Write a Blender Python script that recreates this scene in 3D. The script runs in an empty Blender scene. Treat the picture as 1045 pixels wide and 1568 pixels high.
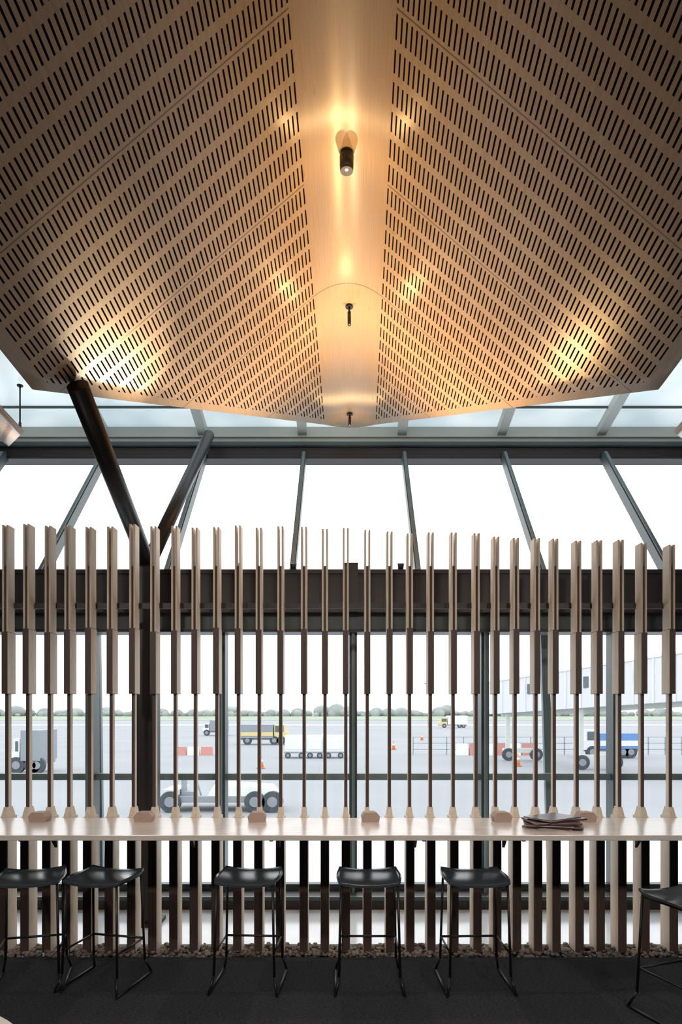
import bpy, bmesh, math, random
from mathutils import Vector, Matrix
random.seed(7)
F=1568.0; EYE=1.64; HY=1635.0; CX=784.0
def PX(px,D): return (px-CX)*D/F
def PZ(py,D): return EYE+(HY-py)*D/F
sc=bpy.context.scene
sc.view_settings.view_transform='Standard'
sc.view_settings.look='None'

# ---------------- materials ----------------
def mat(name,col,rough=0.6,metal=0.0,noise=0.0,nscale=8.0,stretch=(1,1,1),bump=0.0,spec=0.5,emit=None,es=0):
    m=bpy.data.materials.new(name); m.use_nodes=True
    nt=m.node_tree; b=nt.nodes['Principled BSDF']
    b.inputs['Roughness'].default_value=rough; b.inputs['Metallic'].default_value=metal
    b.inputs['Specular IOR Level'].default_value=spec
    b.inputs['Base Color'].default_value=(*col,1)
    if emit:
        b.inputs['Emission Color'].default_value=(*emit,1); b.inputs['Emission Strength'].default_value=es
    tc=nt.nodes.new('ShaderNodeTexCoord'); mp=nt.nodes.new('ShaderNodeMapping')
    mp.inputs['Scale'].default_value=stretch
    nz=nt.nodes.new('ShaderNodeTexNoise'); nz.inputs['Scale'].default_value=nscale; nz.inputs['Detail'].default_value=5
    nt.links.new(tc.outputs['Object'],mp.inputs[0]); nt.links.new(mp.outputs[0],nz.inputs['Vector'])
    mr=nt.nodes.new('ShaderNodeMapRange'); mr.inputs[3].default_value=1-noise; mr.inputs[4].default_value=1+noise
    mr.inputs[1].default_value=.3; mr.inputs[2].default_value=.7
    nt.links.new(nz.outputs['Fac'],mr.inputs[0])
    vm=nt.nodes.new('ShaderNodeVectorMath'); vm.operation='SCALE'; vm.inputs[0].default_value=col
    nt.links.new(mr.outputs[0],vm.inputs['Scale']); nt.links.new(vm.outputs[0],b.inputs['Base Color'])
    if bump:
        bp=nt.nodes.new('ShaderNodeBump'); bp.inputs['Strength'].default_value=bump; bp.inputs['Distance'].default_value=.01
        nt.links.new(nz.outputs['Fac'],bp.inputs['Height']); nt.links.new(bp.outputs[0],b.inputs['Normal'])
    return m
M={}
M['slat']=mat('slat_timber',(.74,.62,.49),.5,noise=.12,nscale=6,stretch=(20,20,1.5))
M['slat_shade']=mat('slat_timber_backlit',(.085,.052,.044),.5,noise=.15,nscale=6,stretch=(20,20,1.5))  # same timber, with the shade of backlit fronts painted into its colour
M['counter']=mat('counter_timber',(.84,.76,.71),.22,noise=.06,nscale=4,stretch=(1,14,14))
M['pale']=mat('pale_floor',(.82,.89,.96),.16,noise=.03,nscale=3,spec=.8)
M['pebble']=mat('pebble_brown',(.22,.18,.15),.6,noise=.5,nscale=9)
M['bronze']=mat('bronze_frame',(.022,.016,.017),.45,noise=.1)
M['black']=mat('black_steel',(.012,.012,.014),.4,noise=.1)
M['mull']=mat('mullion_grey_green',(.06,.085,.09),.4,noise=.08)
M['rail']=mat('transom_teal_grey',(.16,.22,.23),.4,noise=.08)
M['column']=mat('column_dark_brown',(.016,.012,.013),.4,noise=.1)
M['soffit']=mat('soffit_greygreen',(.60,.64,.60),.6,noise=.04,nscale=2)
M['roof']=mat('roof_lining_white',(.7,.7,.68),.6,noise=.03)
M['wall']=mat('wall_dark',(.05,.042,.038),.8,noise=.06)
M['seat']=mat('stool_seat_black',(.055,.07,.085),.22,noise=.05,spec=1.0)
M['paper1']=mat('magazine_cover',(.10,.045,.045),.35,noise=.5,nscale=14)
M['paper2']=mat('magazine_pages',(.5,.48,.46),.6,noise=.1)
M['outlet']=mat('outlet_clay',(.50,.36,.30),.6,noise=.05)
M['bulb']=mat('bulb_glow',(1,.8,.6),.5,emit=(1,.75,.5),es=6)
M['tarmac']=mat('tarmac',(.30,.315,.335),.85,noise=.06,nscale=.15)
M['concrete']=mat('concrete_apron',(.72,.75,.78),.8,noise=.04,nscale=.3)
M['grass']=mat('grass_far',(.30,.35,.27),.9,noise=.1,nscale=.02)
M['tree']=mat('tree_hazed',(.30,.33,.32),.9,noise=.25,nscale=.1)  # aerial haze mixed into the foliage colour
M['vwhite']=mat('paint_white',(.72,.74,.76),.4,noise=.02)
M['bridge']=mat('bridge_cladding',(.62,.64,.66),.6,noise=.02)
M['vgrey']=mat('paint_grey',(.25,.28,.31),.5,noise=.05)
M['vyel']=mat('paint_yellow',(.65,.54,.26),.5,noise=.05)
M['vred']=mat('paint_red',(.50,.22,.19),.5,noise=.05)
M['vblue']=mat('paint_blue',(.12,.26,.55),.5,noise=.05)
M['vorange']=mat('cone_orange',(.75,.25,.08),.5,noise=.05)
M['tyre']=mat('tyre_rubber',(.06,.075,.09),.8,noise=.1)
M['vglass']=mat('vehicle_glass',(.08,.11,.13),.15)
def carpet():
    m=bpy.data.materials.new('carpet_tiles'); m.use_nodes=True; nt=m.node_tree; L=nt.links
    b=nt.nodes['Principled BSDF']; b.inputs['Roughness'].default_value=.92; b.inputs['Specular IOR Level'].default_value=.12
    tc=nt.nodes.new('ShaderNodeTexCoord')
    ck=nt.nodes.new('ShaderNodeTexChecker'); ck.inputs['Scale'].default_value=2.0
    ck.inputs['Color1'].default_value=(.030,.033,.039,1); ck.inputs['Color2'].default_value=(.037,.040,.046,1)
    L.new(tc.outputs['Object'],ck.inputs['Vector'])
    mp=nt.nodes.new('ShaderNodeMapping'); mp.inputs['Scale'].default_value=(60,160,60); L.new(tc.outputs['Object'],mp.inputs[0])
    nz=nt.nodes.new('ShaderNodeTexNoise'); nz.inputs['Scale'].default_value=1; nz.inputs['Detail'].default_value=3
    L.new(mp.outputs[0],nz.inputs['Vector'])
    mr=nt.nodes.new('ShaderNodeMapRange'); mr.inputs[1].default_value=.3; mr.inputs[2].default_value=.7; mr.inputs[3].default_value=.45; mr.inputs[4].default_value=1.6
    L.new(nz.outputs['Fac'],mr.inputs[0])
    vm=nt.nodes.new('ShaderNodeVectorMath'); vm.operation='SCALE'; L.new(ck.outputs[0],vm.inputs[0]); L.new(mr.outputs[0],vm.inputs['Scale'])
    L.new(vm.outputs[0],b.inputs['Base Color'])
    bp=nt.nodes.new('ShaderNodeBump'); bp.inputs['Strength'].default_value=.5; bp.inputs['Distance'].default_value=.006
    L.new(nz.outputs['Fac'],bp.inputs['Height']); L.new(bp.outputs[0],b.inputs['Normal'])
    return m
M['carpet']=carpet()

def glass(name,tint,fac):
    m=bpy.data.materials.new(name); m.use_nodes=True; nt=m.node_tree; nt.nodes.clear()
    o=nt.nodes.new('ShaderNodeOutputMaterial'); mx=nt.nodes.new('ShaderNodeMixShader')
    t=nt.nodes.new('ShaderNodeBsdfTransparent'); t.inputs[0].default_value=(*tint,1)
    g=nt.nodes.new('ShaderNodeBsdfGlossy'); g.inputs['Roughness'].default_value=.02
    mx.inputs[0].default_value=fac
    nt.links.new(t.outputs[0],mx.inputs[1]); nt.links.new(g.outputs[0],mx.inputs[2]); nt.links.new(mx.outputs[0],o.inputs[0])
    return m
M['glass']=glass('window_glass',(.97,.985,.99),.04)
def translucent():
    m=bpy.data.materials.new('skylight_frosted'); m.use_nodes=True; nt=m.node_tree; nt.nodes.clear()
    o=nt.nodes.new('ShaderNodeOutputMaterial'); mx=nt.nodes.new('ShaderNodeMixShader')
    t=nt.nodes.new('ShaderNodeBsdfTranslucent')
    tc=nt.nodes.new('ShaderNodeTexCoord'); nz=nt.nodes.new('ShaderNodeTexNoise'); nz.inputs['Scale'].default_value=1.0
    cr=nt.nodes.new('ShaderNodeValToRGB'); cr.color_ramp.elements[0].color=(.27,.33,.35,1); cr.color_ramp.elements[1].color=(.46,.50,.50,1)
    cr.color_ramp.elements[0].position=.35; cr.color_ramp.elements[1].position=.65
    nt.links.new(tc.outputs['Object'],nz.inputs['Vector']); nt.links.new(nz.outputs['Fac'],cr.inputs[0]); nt.links.new(cr.outputs[0],t.inputs[0])
    g=nt.nodes.new('ShaderNodeBsdfGlossy'); g.inputs['Roughness'].default_value=.25; g.inputs[0].default_value=(.9,.95,1,1)
    mx.inputs[0].default_value=.15
    nt.links.new(t.outputs[0],mx.inputs[1]); nt.links.new(g.outputs[0],mx.inputs[2]); nt.links.new(mx.outputs[0],o.inputs[0])
    return m
M['sky']=translucent()

# ---------------- mesh builder ----------------
class B:
    def __init__(s,name): s.name=name; s.bm=bmesh.new(); s.mats=[]; 
    def mi(s,m):
        if m not in s.mats: s.mats.append(m)
        return s.mats.index(m)
    def hexa(s,vs,m):
        v=[s.bm.verts.new(p) for p in vs]
        for f in ((0,3,2,1),(4,5,6,7),(0,1,5,4),(1,2,6,5),(2,3,7,6),(3,0,4,7)):
            fc=s.bm.faces.new([v[i] for i in f]); fc.material_index=s.mi(m)
        return s
    def box(s,x0,x1,y0,y1,z0,z1,m):
        return s.hexa([(x0,y0,z0),(x1,y0,z0),(x1,y1,z0),(x0,y1,z0),(x0,y0,z1),(x1,y0,z1),(x1,y1,z1),(x0,y1,z1)],m)
    def beam(s,p0,p1,w,d,m,up=(0,1,0)):
        p0=Vector(p0);p1=Vector(p1);a=(p1-p0).normalized();u=Vector(up)
        r=a.cross(u).normalized()*(w/2); t=r.cross(a).normalized()*(d/2)
        return s.hexa([p0-r-t,p0+r-t,p0+r+t,p0-r+t,p1-r-t,p1+r-t,p1+r+t,p1-r+t],m)
    def cyl(s,p0,p1,r0,r1,m,n=16,cap=True):
        p0=Vector(p0);p1=Vector(p1);a=(p1-p0).normalized()
        u=Vector((1,0,0)) if abs(a.x)<.8 else Vector((0,1,0))
        r=a.cross(u).normalized(); t=a.cross(r)
        A=[];C=[]
        for i in range(n):
            c=math.cos(2*math.pi*i/n);q=math.sin(2*math.pi*i/n)
            A.append(s.bm.verts.new(p0+(r*c+t*q)*r0)); C.append(s.bm.verts.new(p1+(r*c+t*q)*r1))
        k=s.mi(m)
        for i in range(n):
            f=s.bm.faces.new([A[i],A[(i+1)%n],C[(i+1)%n],C[i]]); f.material_index=k; f.smooth=True
        if cap:
            s.bm.faces.new(A[::-1]).material_index=k; s.bm.faces.new(C).material_index=k
        return s
    def tube(s,pts,r,m,n=8):
        for a,b in zip(pts[:-1],pts[1:]):
            s.cyl(a,b,r,r,m,n)
        for p in pts[1:-1]: s.ball(p,r*1.02,m,(1,1,1),1)
        return s
    def ball(s,c,r,m,sc=(1,1,1),sub=2,rot=None):
        mt=Matrix.Translation(Vector(c))
        if rot: mt=mt@Matrix.Rotation(rot,4,'Z')
        mt=mt@Matrix.Diagonal((*sc,1))
        g=bmesh.ops.create_icosphere(s.bm,subdivisions=sub,radius=r,matrix=mt)
        k=s.mi(m)
        for v in g['verts']:
            for f in v.link_faces: f.material_index=k; f.smooth=True
        return s
    def quad(s,ps,m):
        f=s.bm.faces.new([s.bm.verts.new(p) for p in ps]); f.material_index=s.mi(m); return s
    def done(s,bevel=0,loc=None,rot=0):
        me=bpy.data.meshes.new(s.name); s.bm.normal_update()
        bmesh.ops.recalc_face_normals(s.bm,faces=s.bm.faces[:])
        s.bm.to_mesh(me); s.bm.free()
        for m in s.mats: me.materials.append(M[m])
        o=bpy.data.objects.new(s.name,me); sc.collection.objects.link(o)
        if loc: o.location=loc
        o.rotation_euler[2]=rot
        if bevel:
            b=o.modifiers.new('bevel','BEVEL'); b.width=bevel; b.segments=2; b.limit_method='ANGLE'
        return o

W=7.0
# ---------------- room shell ----------------
B('floor').box(-W,W,-3,4.56,-.15,0,'carpet').box(-W,W,4.56,4.82,-.15,-.03,'bronze').box(-W,W,4.82,6.1,-.15,0,'pale').done()
B('wall_back').box(-W,W,-3.2,-3,-.15,5.6,'wall').done()
B('wall_left').box(-W-.2,-W,-3.2,7.7,-.15,5.6,'wall').done()
B('wall_right').box(W,W+.2,-3.2,7.7,-.15,5.6,'wall').done()
def zr(D): return EYE+3.16+.25*(7.6-D)
B('ceiling').hexa([(-W,-3.2,zr(-3.2)),(W,-3.2,zr(-3.2)),(W,6.3,zr(6.3)),(-W,6.3,zr(6.3)),
  (-W,-3.2,zr(-3.2)+.1),(W,-3.2,zr(-3.2)+.1),(W,6.3,zr(6.3)+.1),(-W,6.3,zr(6.3)+.1)],'roof').done()
xm=[PX(672,6.0)+1.105*k for k in range(-5,7)]
s=B('skylight_strip')
WS=W-.01
s.quad([(-WS,6.31,zr(6.3)),(WS,6.31,zr(6.3)),(WS,7.59,zr(7.6)),(-WS,7.59,zr(7.6))],'sky')
for x in xm:
    s.beam((x,6.32,zr(6.3)-.05),(x,7.58,zr(7.6)-.05),.10,.09,'soffit',up=(0,0,1))
s.beam((-WS,7.25,zr(7.25)-.012),(WS,7.25,zr(7.25)-.012),.02,.02,'mull',up=(0,0,1))
s.done()
# bulkhead + head beam
s=B('trim_window_head')
s.box(-W,W,7.6,7.8,EYE+2.94,EYE+3.2,'soffit')
s.box(-W,W,7.55,7.75,EYE+2.80,EYE+2.94,'bronze')
s.box(-W,W,7.50,7.62,EYE+2.93,EYE+2.97,'mull')
s.box(-W,W,7.57,7.61,EYE+3.05,EYE+3.16,'soffit')
s.done()
# transom bulkhead
s=B('trim_transom_band')
s.box(-W,W,5.62,5.92,2.46,2.80,'bronze').box(-W,W,5.75,6.05,2.32,2.46,'mull')
s.box(-W,W,5.6,5.66,2.775,2.81,'bronze').box(-W,W,5.72,5.76,2.31,2.335,'bronze')
for k in range(-8,9):
    s.box(k*.82+.4,k*.82+.41,5.612,5.62,2.46,2.78,'black')
s.box(.02,.14,5.58,5.66,2.46,2.86,'bronze')
s.done()
# upper raked glazing
s=B('window_1')
y0,z0,y1,z1=6.0,EYE+1.16,7.6,EYE+2.82
s.quad([(-W,y0,z0),(W,y0,z0),(W,y1,z1),(-W,y1,z1)],'glass')
for x in xm:
    xt=x+.02
    s.beam((x,y0-.04,z0-.02),(xt,y1-.04,z1+.02),.05,.10,'mull',up=(0,-1,1))
    s.beam((x+.0,y0-.10,z0-.02),(xt,y1-.10,z1+.02),.03,.05,'rail',up=(0,-1,1))
s.done()
# lower glazing
s=B('window_2')
s.quad([(-W,5.95,.1),(W,5.95,.1),(W,5.95,2.4),(-W,5.95,2.4)],'glass')
for k in range(-6,7):
    x=PX(812,5.85)+1.13*k
    s.box(x-.033,x+.033,5.84,6.0,.1,2.4,'mull')
    s.box(x-.012,x+.012,5.78,5.84,.1,2.4,'rail')
s.box(-W,W,5.90,5.98,1.05,1.105,'rail')
s.box(-W,W,5.90,5.98,.10,.15,'mull')
s.done()
B('trim_window_curb').box(-W,W,5.66,6.05,0,.10,'bronze').box(-W,W,5.64,5.67,.08,.11,'mull').done()
s=B('leaning_brace')
s.beam((PX(1250,6.3),6.3,2.4),(PX(1297,5.8),6.12,-.1),.07,.05,'rail')
s.beam((PX(222,6.3),6.3,2.4),(PX(200,5.8),6.12,-.1),.07,.05,'rail')
s.beam((PX(1090,6.3),6.3,2.4),(PX(1120,5.8),6.12,-.1),.04,.05,'rail')
s.done()

# ---------------- timber leaf ceilings ----------------
S=.85; XC=.257; XE=1.845; DE=4.02; DR=6.9
VM=(XE-XC)*math.sqrt(1+S*S)
def leaf_mat():
    m=bpy.data.materials.new('slotted_plywood'); m.use_nodes=True; nt=m.node_tree; L=nt.links
    b=nt.nodes['Principled BSDF']
    def mth(op,a,bb=None,c=None):
        n=nt.nodes.new('ShaderNodeMath'); n.operation=op
        for i,v in enumerate((a,bb,c)):
            if v is None: continue
            if isinstance(v,(int,float)): n.inputs[i].default_value=v
            else: L.new(v,n.inputs[i])
        return n.outputs[0]
    uv=nt.nodes.new('ShaderNodeUVMap'); sx=nt.nodes.new('ShaderNodeSeparateXYZ'); L.new(uv.outputs[0],sx.inputs[0])
    u=sx.outputs[0]; v=mth('ABSOLUTE',sx.outputs[1])
    vv=mth('SUBTRACT',v,1.0)
    fu=mth('FRACT',mth('DIVIDE',mth('ADD',u,-4.18+9.4),.94/6))
    a=mth('MULTIPLY',mth('GREATER_THAN',fu,.14),mth('LESS_THAN',fu,.86))
    fv=mth('FRACT',mth('DIVIDE',vv,.0315))
    a=mth('MULTIPLY',a,mth('LESS_THAN',fv,.34))
    a=mth('MULTIPLY',a,mth('GREATER_THAN',vv,.0))
    a=mth('MULTIPLY',a,mth('LESS_THAN',vv,VM-.09))
    endu=mth('SUBTRACT',DR-.10,mth('MULTIPLY',vv,(DR-DE)/VM))
    a=mth('MULTIPLY',a,mth('LESS_THAN',u,endu))
    fs=mth('FRACT',mth('DIVIDE',mth('ADD',u,-4.18+9.4),.94))
    seam=mth('ADD',mth('LESS_THAN',fs,.005),mth('GREATER_THAN',fs,.996))
    seam=mth('MINIMUM',seam,1.0)
    ok=mth('MAXIMUM',mth('GREATER_THAN',vv,0.0),mth('MULTIPLY',mth('GREATER_THAN',u,4.9),mth('LESS_THAN',u,5.4)))
    seam=mth('MULTIPLY',seam,ok)
    seam=mth('MULTIPLY',seam,.8)
    tc=nt.nodes.new('ShaderNodeMapping'); tc.inputs['Scale'].default_value=(1.2,22,1)
    L.new(uv.outputs[0],tc.inputs[0])
    nz=nt.nodes.new('ShaderNodeTexNoise'); nz.inputs['Scale'].default_value=2.5; nz.inputs['Detail'].default_value=6
    L.new(tc.outputs[0],nz.inputs['Vector'])
    cr=nt.nodes.new('ShaderNodeValToRGB'); cr.color_ramp.elements[0].position=.3; cr.color_ramp.elements[1].position=.7
    cr.color_ramp.elements[0].color=(.36,.255,.165,1); cr.color_ramp.elements[1].color=(.44,.32,.21,1)
    L.new(nz.outputs['Fac'],cr.inputs[0])
    # soft darker spots scattered over the veneer
    km=nt.nodes.new('ShaderNodeMapping'); km.inputs['Scale'].default_value=(2.2,3.2,1); L.new(uv.outputs[0],km.inputs[0])
    vo=nt.nodes.new('ShaderNodeTexVoronoi'); vo.inputs['Scale'].default_value=1.0; L.new(km.outputs[0],vo.inputs['Vector'])
    kr=nt.nodes.new('ShaderNodeMapRange'); kr.inputs[1].default_value=.02; kr.inputs[2].default_value=.09; kr.inputs[3].default_value=.45; kr.inputs[4].default_value=0
    L.new(vo.outputs['Distance'],kr.inputs[0])
    m0=nt.nodes.new('ShaderNodeMix'); m0.data_type='RGBA'; L.new(kr.outputs[0],m0.inputs[0]); L.new(cr.outputs[0],m0.inputs[6]); m0.inputs[7].default_value=(.15,.085,.045,1)
    m1=nt.nodes.new('ShaderNodeMix'); m1.data_type='RGBA'; L.new(seam,m1.inputs[0]); L.new(m0.outputs[2],m1.inputs[6]); m1.inputs[7].default_value=(.10,.06,.04,1)
    m2=nt.nodes.new('ShaderNodeMix'); m2.data_type='RGBA'; L.new(a,m2.inputs[0]); L.new(m1.outputs[2],m2.inputs[6]); m2.inputs[7].default_value=(.010,.007,.005,1)
    L.new(m2.outputs[2],b.inputs['Base Color'])
    rg=mth('ADD',mth('MULTIPLY',a,.5),.32); L.new(rg,b.inputs['Roughness'])
    L.new(mth('MULTIPLY',mth('SUBTRACT',1.0,a),.5),b.inputs['Specular IOR Level'])
    return m
LM=leaf_mat()
M['leaf_edge']=mat('plywood_edge',(.55,.40,.28),.5,noise=.05)
def leaf(off,dz=0,sh=0,clamp=99):
    bm=bmesh.new(); uvl=bm.loops.layers.uv.new('UVMap')
    xs=[-XE+(XE-XC)*i/20 for i in range(20)]+[-XC+2*XC*i/14 for i in range(15)]+[XC+(XE-XC)*(i+1)/20 for i in range(20)]
    D0=-1.5; N=24; cols=[]
    for x in xs:
        ax=abs(x)
        if ax<=XC:
            zz=.10*(1-(ax/XC)**2); de=DR+.24*(1-(ax/XC)**2); arc=ax/XC
        else:
            zz=-S*(ax-XC); de=DR-(ax-XC)/(XE-XC)*(DR-DE); arc=1+(ax-XC)*math.sqrt(1+S*S)
        arc=math.copysign(arc,x) if x else 0
        de=min(de,clamp-sh)
        col=[]
        for j in range(N+1):
            D=D0+(de-D0)*j/N
            xr=.092-.023*(6.9-D)
            col.append((bm.verts.new((x+xr+off,D+sh,EYE+3.73-.12*D+zz+dz)),D,arc))
        cols.append(col)
    for i in range(len(cols)-1):
        for j in range(N):
            q=[cols[i][j],cols[i+1][j],cols[i+1][j+1],cols[i][j+1]]
            f=bm.faces.new([t[0] for t in q]); f.smooth=True
            for l,t in zip(f.loops,q): l[uvl].uv=(t[1],t[2])
    me=bpy.data.meshes.new('timber_ceiling_canopy'); bm.to_mesh(me); bm.free()
    me.materials.append(LM); me.materials.append(M['leaf_edge'])
    o=bpy.data.objects.new('timber_ceiling_canopy',me); sc.collection.objects.link(o)
    so=o.modifiers.new('sol','SOLIDIFY'); so.thickness=.035; so.offset=1; so.material_offset_rim=1
    return o
leaf(0); leaf(-4.18,.10,.9,7.1); leaf(4.24,.10,.9,7.1)

# ---------------- Y column ----------------
s=B('raking_column')
J=(PX(340,5.3),5.3,2.78)
s.box(J[0]-.075,J[0]+.075,5.22,5.38,0,2.75,'column')
s.box(J[0]-.11,J[0]+.11,5.18,5.42,0,.03,'column')
s.cyl(J,(PX(178,4.15),4.15,PZ(885,4.15)),.062,.066,'column',28)
s.cyl(J,(PX(480,7.3),7.3,PZ(1000,7.3)),.058,.058,'column',28)
s.ball(J,.085,'column')
s.cyl((J[0],5.3,2.62),(J[0],5.3,2.8),.06,.06,'black',16)
s.done()

# ---------------- slat screen ----------------
P=[10,42,75,105,137,170,204,236,268,299,332,365,397,430,466,498,530,563,597,628,660,695,730,760,790,822,850,885,917,950,985,1028]
X=[PX(p*1.5,4.7) for p in P]
X=[X[0]-.147*k for k in range(6,0,-1)]+X+[X[-1]+.155*k for k in range(1,7)]
s=B('timber_slat_screen')
for i,x in enumerate(X):
    px=CX+x*F/4.7
    top=1212 if px<700 else 1212+(px-700)*.045
    top+=random.uniform(-4,4)
    if px<350: top-=4
    z1=PZ(1448+random.uniform(-6,6),4.7); z2=PZ(1594,4.7)
    zt=PZ(top,4.7); zb=z1
    for sg in (-1,1):
        s.box(x+sg*.0145-.006,x+sg*.0145+.006,4.68,4.775,zb,zt,'slat')
    s.box(x-.0083,x+.0083,4.70,4.76,z1,PZ(1300,4.7),'slat_shade')
    s.box(x-.020,x+.020,4.670,4.79,z2,z1,'slat_shade')
    s.box(x-.0205,x+.0205,4.674,4.785,z2+.003,z1-.003,'slat')
    s.box(x-.010,x+.010,4.70,4.75,.94,z2,'slat_shade')
    s.box(x-.0115,x+.0115,4.708,4.745,.94,z2,'slat')
    s.hexa([(x-.019,4.66,.92),(x+.019,4.66,.92),(x+.019,4.79,.92),(x-.019,4.79,.92),
            (x-.014,4.69,.985),(x+.014,4.69,.985),(x+.014,4.76,.985),(x-.014,4.76,.985)],'slat')
    s.box(x-.029,x+.029,4.66,4.79,.0,.92,'slat')
    s.box(x-.0275,x+.0275,4.652,4.66,.0,.89,'slat_shade')  # front face carries the painted backlit shade
s.box(X[0],X[-1],4.765,4.78,2.36,2.40,'bronze')
s.done()

# ---------------- counter ----------------
s=B('bar_counter')
s.box(-3.4,3.4,3.98,4.64,.888,.92,'counter')
s.box(-3.4,3.4,4.60,4.65,.80,.888,'bronze')
for x in (-2.9,-1.93,-1.0,-.42,.5,1.1,2.0,2.9):
    s.box(x-.012,x+.012,4.10,4.62,.86,.888,'black')
    s.hexa([(x-.01,4.5,.84),(x+.01,4.5,.84),(x+.01,4.62,.72),(x-.01,4.62,.72),(x-.01,4.3,.86),(x+.01,4.3,.86),(x+.01,4.62,.86),(x-.01,4.62,.86)],'black')
s.done(bevel=.003)

for p in (62,222,395,567,768,897):
    x=PX(p*1.5,4.5)
    s=B('power_outlet_box')
    pts=[(-.055,0),(.055,0),(.062,.035),(.04,.062),(-.04,.062),(-.062,.035)]
    v0=[s.bm.verts.new((a,-.045,b)) for a,b in pts]; v1=[s.bm.verts.new((a*.9,.045,b)) for a,b in pts]
    k=s.mi('outlet')
    for i in range(6):
        s.bm.faces.new([v0[i],v0[(i+1)%6],v1[(i+1)%6],v1[i]]).material_index=k
    s.bm.faces.new(v0).material_index=k; s.bm.faces.new(v1[::-1]).material_index=k
    for dx in (-.02,.02): s.box(dx-.012,dx+.012,-.047,-.044,.018,.042,'outlet')
    s.done(bevel=.005,loc=(x,4.5,.92),rot=random.uniform(-.1,.1))

# magazines
s=B('magazine_stack')
for i in range(7):
    w,d=.29,.21; a=-.55+.19*i+random.uniform(-.06,.06); z=.9205+i*.009
    cx=PX(1264,4.3)+random.uniform(-.045,.045); cy=4.28+random.uniform(-.03,.02)
    def R(u,v,zz): return (cx+u*math.cos(a)-v*math.sin(a),cy+u*math.sin(a)+v*math.cos(a),zz)
    s.hexa([R(-w/2,-d/2,z),R(w/2,-d/2,z),R(w/2,d/2,z),R(-w/2,d/2,z),R(-w/2,-d/2,z+.006),R(w/2,-d/2,z+.006),R(w/2,d/2,z+.006),R(-w/2,d/2,z+.006)],'paper2' if i%2==0 else 'paper1')
    s.hexa([R(-w/2-.002,-d/2-.002,z+.006),R(w/2,-d/2-.002,z+.006),R(w/2,d/2,z+.006),R(-w/2,d/2,z+.006),R(-w/2,-d/2,z+.009),R(w/2,-d/2,z+.009+.004*(i%2)),R(w/2,d/2,z+.009),R(-w/2,d/2,z+.009+.004*(i%3))],'paper1')
s.done()

# ---------------- pebbles ----------------
s=B('pebble_strip')
for i in range(2600):
    x=random.uniform(-3.6,3.6); y=random.uniform(4.575,4.81)
    r=random.uniform(.011,.021)
    s.ball((x,y,random.uniform(-.024,.012)),r,'pebble',(random.uniform(.8,1.3),random.uniform(.8,1.3),.7),1,rot=random.uniform(0,3))
s.done()

# ---------------- stools ----------------
def stool(x,y,rot=0):
    s=B('bar_stool')
    n=18; g=[]
    k=s.mi('seat')
    for lay,(dz) in enumerate((0,-.014)):
        rows=[]
        for j in range(n+1):
            row=[]
            for i in range(n+1):
                u=-1+2*i/n; v=-1+2*j/n
                q=.35
                uu=u*math.sqrt(1-q*v*v/2); vv=v*math.sqrt(1-q*u*u/2)
                a=.195*uu; b=.170*vv
                z=.648+.010*abs(uu)**3-.005*(1-uu*uu)+ (.032*max(0,vv)**4)*(.3+.7*abs(uu)**2) -.010*max(0,-vv)**3+dz
                row.append(s.bm.verts.new((a,b,z)))
            rows.append(row)
        g.append(rows)
    for lay in (0,1):
        for j in range(n):
            for i in range(n):
                r=g[lay]; f=s.bm.faces.new([r[j][i],r[j][i+1],r[j+1][i+1],r[j+1][i]]); f.material_index=k; f.smooth=True
    for i in range(n):
        for (a,b) in (((0,i),(0,i+1)),((n,i),(n,i+1)),((i,0),(i+1,0)),((i,n),(i+1,n))):
            f=s.bm.faces.new([g[0][a[0]][a[1]],g[0][b[0]][b[1]],g[1][b[0]][b[1]],g[1][a[0]][a[1]]]); f.material_index=k
    r=.0075
    for sx in (-1,1):
        ft=(sx*.165,-.14,.630); fb=(sx*.178,-.158,.10); ff=(sx*.20,-.20,.009); bf=(sx*.20,.21,.009); bb=(sx*.178,.165,.10); bt=(sx*.165,.14,.632)
        s.tube([ft,fb,ff,bf,bb,bt],r,'black')
        s.tube([ft,bt],r,'black')
        s.tube([(sx*.174,-.153,.235),(sx*.174,.157,.235)],r*.85,'black')
    s.tube([(-.165,-.14,.628),(.165,-.14,.628)],r,'black'); s.tube([(-.165,.14,.630),(.165,.14,.630)],r,'black')
    s.tube([(-.174,.157,.235),(.174,.157,.235)],r,'black')
    s.done(loc=(x,y,0),rot=rot)
for p,D,r in ((48,4.12,.25),(160,4.13,-.22),(382,4.13,-.06),(565,4.12,.0),(727,4.12,.03),(1052,3.66,.35)):
    stool(PX(p*1.5,D),D,r)

# ---------------- near table ----------------
s=B('cafe_table')
s.cyl((-1.33,1.56,.715),(-1.33,1.56,.74),.56,.56,'counter',64)
s.cyl((-1.33,1.56,.02),(-1.33,1.56,.715),.035,.035,'black',20)
s.cyl((-1.33,1.56,0),(-1.33,1.56,.02),.28,.26,'black',40)
s.done()

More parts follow.
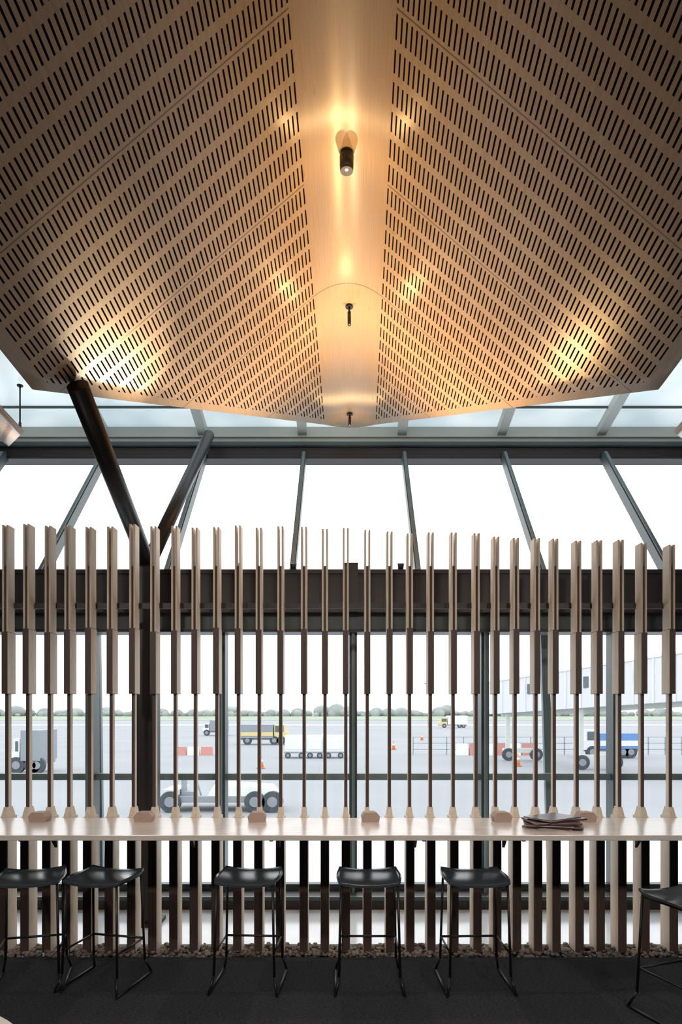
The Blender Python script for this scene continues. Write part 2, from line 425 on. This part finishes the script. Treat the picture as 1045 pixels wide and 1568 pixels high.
# ---------------- pendant spotlights ----------------
def ridge(D): return (.092-.023*(6.9-D), EYE+3.73-.12*D+.10)
def lamp(px,py,D,r,h,x=None,ztop=None):
    x=PX(px,D) if x is None else x; z=PZ(py,D)
    zt=(ridge(D)[1] if ztop is None else ztop)-.002
    s=B('pendant_spotlight')
    s.cyl((x,D,z-h/2+.01),(x,D,z+h/2),r*.97,r*1.0,'black',24)
    s.ball((x,D,z+h/2),r*.99,'black',(1,1,.7),3)
    s.cyl((x,D,z-h/2-.003),(x,D,z-h/2+.01),r*.90,r*.97,'black',24)
    s.ball((x,D-.01,z-h/2),r*.26,'bulb',(1,1,.6))
    if zt>z+h/2+.025:
        s.cyl((x,D,z+h/2),(x,D,zt),.008,.008,'black',10)
        s.cyl((x,D,zt-.012),(x,D,zt),.03,.03,'black',16)
    s.done()
    return Vector((x,D,z-h/2-.03))
l1=lamp(797,376,4.08,.042,.085)
l2=lamp(803,732,5.36,.014,.10)
l3=lamp(804,968,6.88,.014,.08)
l4=lamp(46,982,6.9,.014,.09,ztop=zr(6.9)-.03)

def light(kind,loc,energy,col,target=None,size=.05,angle=60,blend=1):
    d=bpy.data.lights.new('lamp_light',kind); d.energy=energy; d.color=col
    if kind=='AREA': d.size=size
    else: d.shadow_soft_size=size
    if kind=='SPOT': d.spot_size=math.radians(angle); d.spot_blend=blend
    o=bpy.data.objects.new('lamp_light',d); sc.collection.objects.link(o); o.location=loc
    if target is not None:
        o.rotation_euler=(Vector(target)-Vector(loc)).to_track_quat('-Z','Y').to_euler()
    return o
WARM=(1,.60,.25)
light('POINT',l1+Vector((0,-.05,-.10)),3.0,WARM,size=.02)
light('POINT',l2+Vector((0,0,-.22)),6.5,WARM,size=.02)
light('POINT',l3+Vector((0,0,-.04)),1.4,WARM,size=.02)
for l in (l1,l2): light('SPOT',l,75,(1,.88,.78),target=(l.x,4.35,.9),size=.03,angle=100)
# added uplights on the transom band, put there to warm the canopy
def fill_uplight(x,tx,ty,tz,e,ang,col=WARM,blend=1):
    s=B('added_uplight'); z=2.81
    s.box(x-.04,x+.04,5.68,5.76,z,z+.012,'black')
    s.cyl((x,5.72,z+.01),(x,5.70,z+.07),.022,.028,'black',16); s.done()
    light('SPOT',(x,5.69,z+.10),e,col,target=(tx,ty,tz),size=.03,angle=ang,blend=blend)
fill_uplight(.50,.70,5.2,4.2,250,110)
fill_uplight(-.40,-.55,5.2,4.2,165,110,(1,.68,.36))
fill_uplight(-.85,-1.33,4.24,3.92,330,26,(1,.80,.55))
fill_uplight(-2.9,-2.7,5.4,4.2,60,90)
for x in (-2.4,0,2.4):  # added overhead fill lamps, out of view, brightening the slats
    s=B('added_downlight'); s.cyl((x,.6,3.22),(x,.6,3.30),.10,.10,'black',24); s.cyl((x,.6,3.30),(x,.6,3.42),.012,.012,'black',8); s.done()
    light('SPOT',(x,.6,3.18),150,(1,.90,.78),target=(x*.8,4.5,.6),size=.1,angle=95)

# ---------------- exterior ----------------
G=-1.5
def gD(py): return (EYE-G)*F/(py-HY)
B('ground_tarmac').quad([(-900,6.1,G),(900,6.1,G),(900,1500,G),(-900,1500,G)],'tarmac').done()
B('ground_concrete').quad([(-60,6.1,G+.02),(60,6.1,G+.02),(60,18.5,G+.02),(-60,18.5,G+.02)],'concrete').done()
s=B('ground_grass')
s.quad([(-900,250,G+.05),(900,250,G+.05),(900,1500,G+.05),(-900,1500,G+.05)],'grass')
s.quad([(-900,150,G+.05),(900,150,G+.05),(900,165,G+.05),(-900,165,G+.05)],'concrete'); s.done()
s=B('tree_line')
for i in range(380):
    x=random.uniform(-300,300); r=random.uniform(1.0,2.5)*(1.7 if random.random()<.08 else 1)
    s.ball((x,random.uniform(470,500),G+r*.8),r,'tree',(1.6,1,random.uniform(.8,1.4)),2)
s.done()
def wheel(s,x,y,r,w=.25):
    s.cyl((x,y,G+r),(x,y+w,G+r),r,r,'tyre',24); s.cyl((x,y-.02,G+r),(x,y,G+r),r*.5,r*.5,'vgrey',16)
def truck(name,px0,px1,pyb,h,body='vwhite',cabm='vwhite',flip=False,stripe=None,boxh=1):
    D=gD(pyb); x0=PX(px0,D); x1=PX(px1,D); L=x1-x0; s=B(name); c=.28*L
    wr=min(.42,h*.2); zb=G+wr*1.1
    cx0,cx1,bx0,bx1=(x0,x0+c,x0+c+.1,x1) if not flip else (x1-c,x1,x0,x1-c-.1)
    s.box(x0,x1,D+.2,D+1.9,zb,zb+.18,'vgrey')
    fx=cx0 if not flip else cx1; bk=cx1 if not flip else cx0
    zt=G+h*.8; zm=G+h*.5; dx=(bk-fx)*.25
    a,b_=sorted((fx,bk))
    s.box(a,b_,D+.1,D+2,zb+.1,zm,cabm)
    lo=min(fx+dx,bk);hi=max(fx+dx,bk)
    s.box(lo,hi,D+.15,D+1.95,zm,zt,cabm)
    s.box(lo+.1,hi-.1,D+.1,D+.16,zm+.03,zt-.12,'vglass')
    s.box(bx0,bx1,D,D+2.1,zb+.18,G+h*boxh,body)
    if stripe: s.box(bx0,bx1,D-.03,D,G+h*.35,G+h*.5,stripe)
    for wx in (x0+.18*L,x0+.72*L,x0+.86*L): wheel(s,wx,D+.05,wr)
    return s.done(bevel=.05)
truck('service_truck',465,520,1690,2.0,'vgrey')
truck('fuel_truck',548,662,1711,2.4,'vgrey','vyel',flip=True,stripe='vyel',boxh=.8)
truck('box_truck',23,92,1777,2.2,'vgrey','vwhite')
truck('catering_truck',1340,1470,1742,2.4,'vblue','vwhite',stripe='vwhite',boxh=.7)
truck('utility_truck',1010,1075,1672,2.4,'vwhite','vyel')
# baggage dollies
s=B('baggage_dolly')
D=gD(1742)
for a,b_,m in ((655,700,'vwhite'),(706,742,'vwhite'),(748,790,'vwhite')):
    x0=PX(a,D);x1=PX(b_,D)
    s.box(x0,x1,D,D+1.4,G+.45,G+1.55,m); s.box(x0-.05,x1+.05,D-.05,D+1.45,G+.35,G+.45,'vgrey')
    s.box(x0+.1,x1-.1,D-.04,D,G+.6,G+1.3,'vwhite')
    for wx in (x0+.2,x1-.2): wheel(s,wx,D-.06,.2,.15)
s.done(bevel=.03)
s=B('safety_barrier')
D=gD(1735)
for k in range(6):
    x0=PX(1050,D)+k*.95
    s.hexa([(x0,D,G),(x0+.85,D,G),(x0+.85,D+.5,G),(x0,D+.5,G),(x0+.03,D+.17,G+.85),(x0+.82,D+.17,G+.85),(x0+.82,D+.33,G+.85),(x0+.03,D+.33,G+.85)],'vred' if k%2 else 'vwhite')
for k in range(3):
    x0=PX(400,D)+k*.95
    s.hexa([(x0,D,G),(x0+.85,D,G),(x0+.85,D+.5,G),(x0,D+.5,G),(x0+.03,D+.17,G+.6),(x0+.82,D+.17,G+.6),(x0+.82,D+.33,G+.6),(x0+.03,D+.33,G+.6)],'vred' if k%2==0 else 'vwhite')
s.done()
for px,py in ((905,1722),(970,1700),(1190,1760),(600,1765)):
    D=gD(py); x=PX(px,D); s=B('traffic_cone')
    s.box(x-.22,x+.22,D-.22,D+.22,G+.02,G+.06,'vorange'); s.cyl((x,D,G+.06),(x,D,G+.75),.16,.03,'vorange',16); s.cyl((x,D,G+.35),(x,D,G+.5),.115,.085,'vwhite',16); s.done()
# near tow tractor
s=B('aircraft_tow_tractor')
D=gD(1868); x0=PX(362,D); x1=PX(640,D)
s.box(x0+.1,x1-.1,D+.2,D+1.7,G+.30,G+.50,'vgrey')
s.hexa([(x0+1.5,D+.2,G+.5),(x1-.1,D+.2,G+.5),(x1-.1,D+1.7,G+.5),(x0+1.5,D+1.7,G+.5),
        (x0+1.7,D+.3,G+.85),(x1-.3,D+.3,G+.75),(x1-.3,D+1.6,G+.75),(x0+1.7,D+1.6,G+.85)],'soffit')
s.box(x0+.1,x0+.6,D+.2,D+1.7,G+.45,G+.7,'soffit')
s.beam((x0+1.25,D+.5,G+.5),(x0+1.1,D+.5,G+1.0),.05,.05,'vgrey'); s.box(x0+.7,x0+1.05,D+.4,D+.9,G+.5,G+.62,'vgrey')
s.box(x0+.64,x0+.72,D+.4,D+.9,G+.5,G+1.0,'vgrey')
for wx in (x0+.35,x1-.75,x1-.2): wheel(s,wx,D+.1,.33,.25)
s.done(bevel=.03)
# fence
s=B('apron_fence')
D=gD(1738)+2; xa=PX(950,D); xb=PX(1800,D); n=22
for i in range(n+1):
    x=xa+(xb-xa)*i/n; s.box(x-.03,x+.03,D,D+.06,G,G+1.3,'vgrey')
for z in (.4,.85,1.3): s.box(xa,xb,D,D+.04,G+z-.02,G+z+.02,'vgrey')
s.done()
# jet bridge
s=B('jet_bridge')
a=Vector((PX(1160,46),46,EYE+.9)); b_=Vector((PX(1640,30),30,EYE+1.55))
s.beam(a,b_,2.4,2.1,'bridge',up=(0,0,1))
dv=(b_-a)
for i in range(14):
    p=a+dv*(i/13); s.beam(p+Vector((-1.05,-.75,-1.05)),p+Vector((-1.05,-.75,1.05)),.07,.07,'vwhite')
for i in (3,7,10):
    p=a+dv*((i+.5)/13); s.beam(p+Vector((-.98,-.70,.0)),p+Vector((-.98,-.70,.6)),.7,.1,'vglass',up=(.83,.55,0))
s.beam(a+Vector((0,0,-1.15)),b_+Vector((0,0,-1.15)),.5,.2,'soffit',up=(0,0,1))
s.beam(a+Vector((0,0,1.1)),b_+Vector((0,0,1.1)),2.5,.1,'vwhite',up=(0,0,1))
for t in (.12,.55):
    p=a+dv*t
    for q in (-.9,.9): s.box(p.x+q-.12,p.x+q+.12,p.y-.12,p.y+.12,G,p.z-1.1,'soffit')
    s.box(p.x-1.2,p.x+1.2,p.y-.2,p.y+.2,G+.5,G+.8,'soffit')
    wheel(s,p.x-.9,p.y-.3,.4);wheel(s,p.x+.9,p.y-.3,.4)
s.done()
s=B('light_mast')
for px,D in ((405,120),(985,140)):
    x=PX(px,D); s.cyl((x,D,G),(x,D,G+9),.12,.08,'vgrey',10); s.box(x-.8,x+.8,D-.1,D+.1,G+8.8,G+9.1,'vgrey')
s.done()

# ---------------- world ----------------
w=bpy.data.worlds.new('overcast'); sc.world=w; w.use_nodes=True
nt=w.node_tree; bg=nt.nodes['Background']
tc=nt.nodes.new('ShaderNodeTexCoord'); nz=nt.nodes.new('ShaderNodeTexNoise'); nz.inputs['Scale'].default_value=2
cr=nt.nodes.new('ShaderNodeValToRGB'); cr.color_ramp.elements[0].color=(.90,.95,1,1); cr.color_ramp.elements[1].color=(1,1,1,1)
nt.links.new(tc.outputs['Generated'],nz.inputs['Vector']); nt.links.new(nz.outputs['Fac'],cr.inputs[0]); nt.links.new(cr.outputs[0],bg.inputs[0])
bg.inputs[1].default_value=2.3

# ---------------- camera ----------------
cd=bpy.data.cameras.new('camera'); cam=bpy.data.objects.new('camera',cd); sc.collection.objects.link(cam)
cam.location=(0,0,EYE); cam.rotation_euler=(math.pi/2,0,0)
cd.sensor_fit='VERTICAL'; cd.sensor_height=36; cd.sensor_width=24; cd.lens=36*F/2352
cd.shift_y=(HY-1176)/2352
cd.clip_start=.05; cd.clip_end=3000
sc.camera=cam
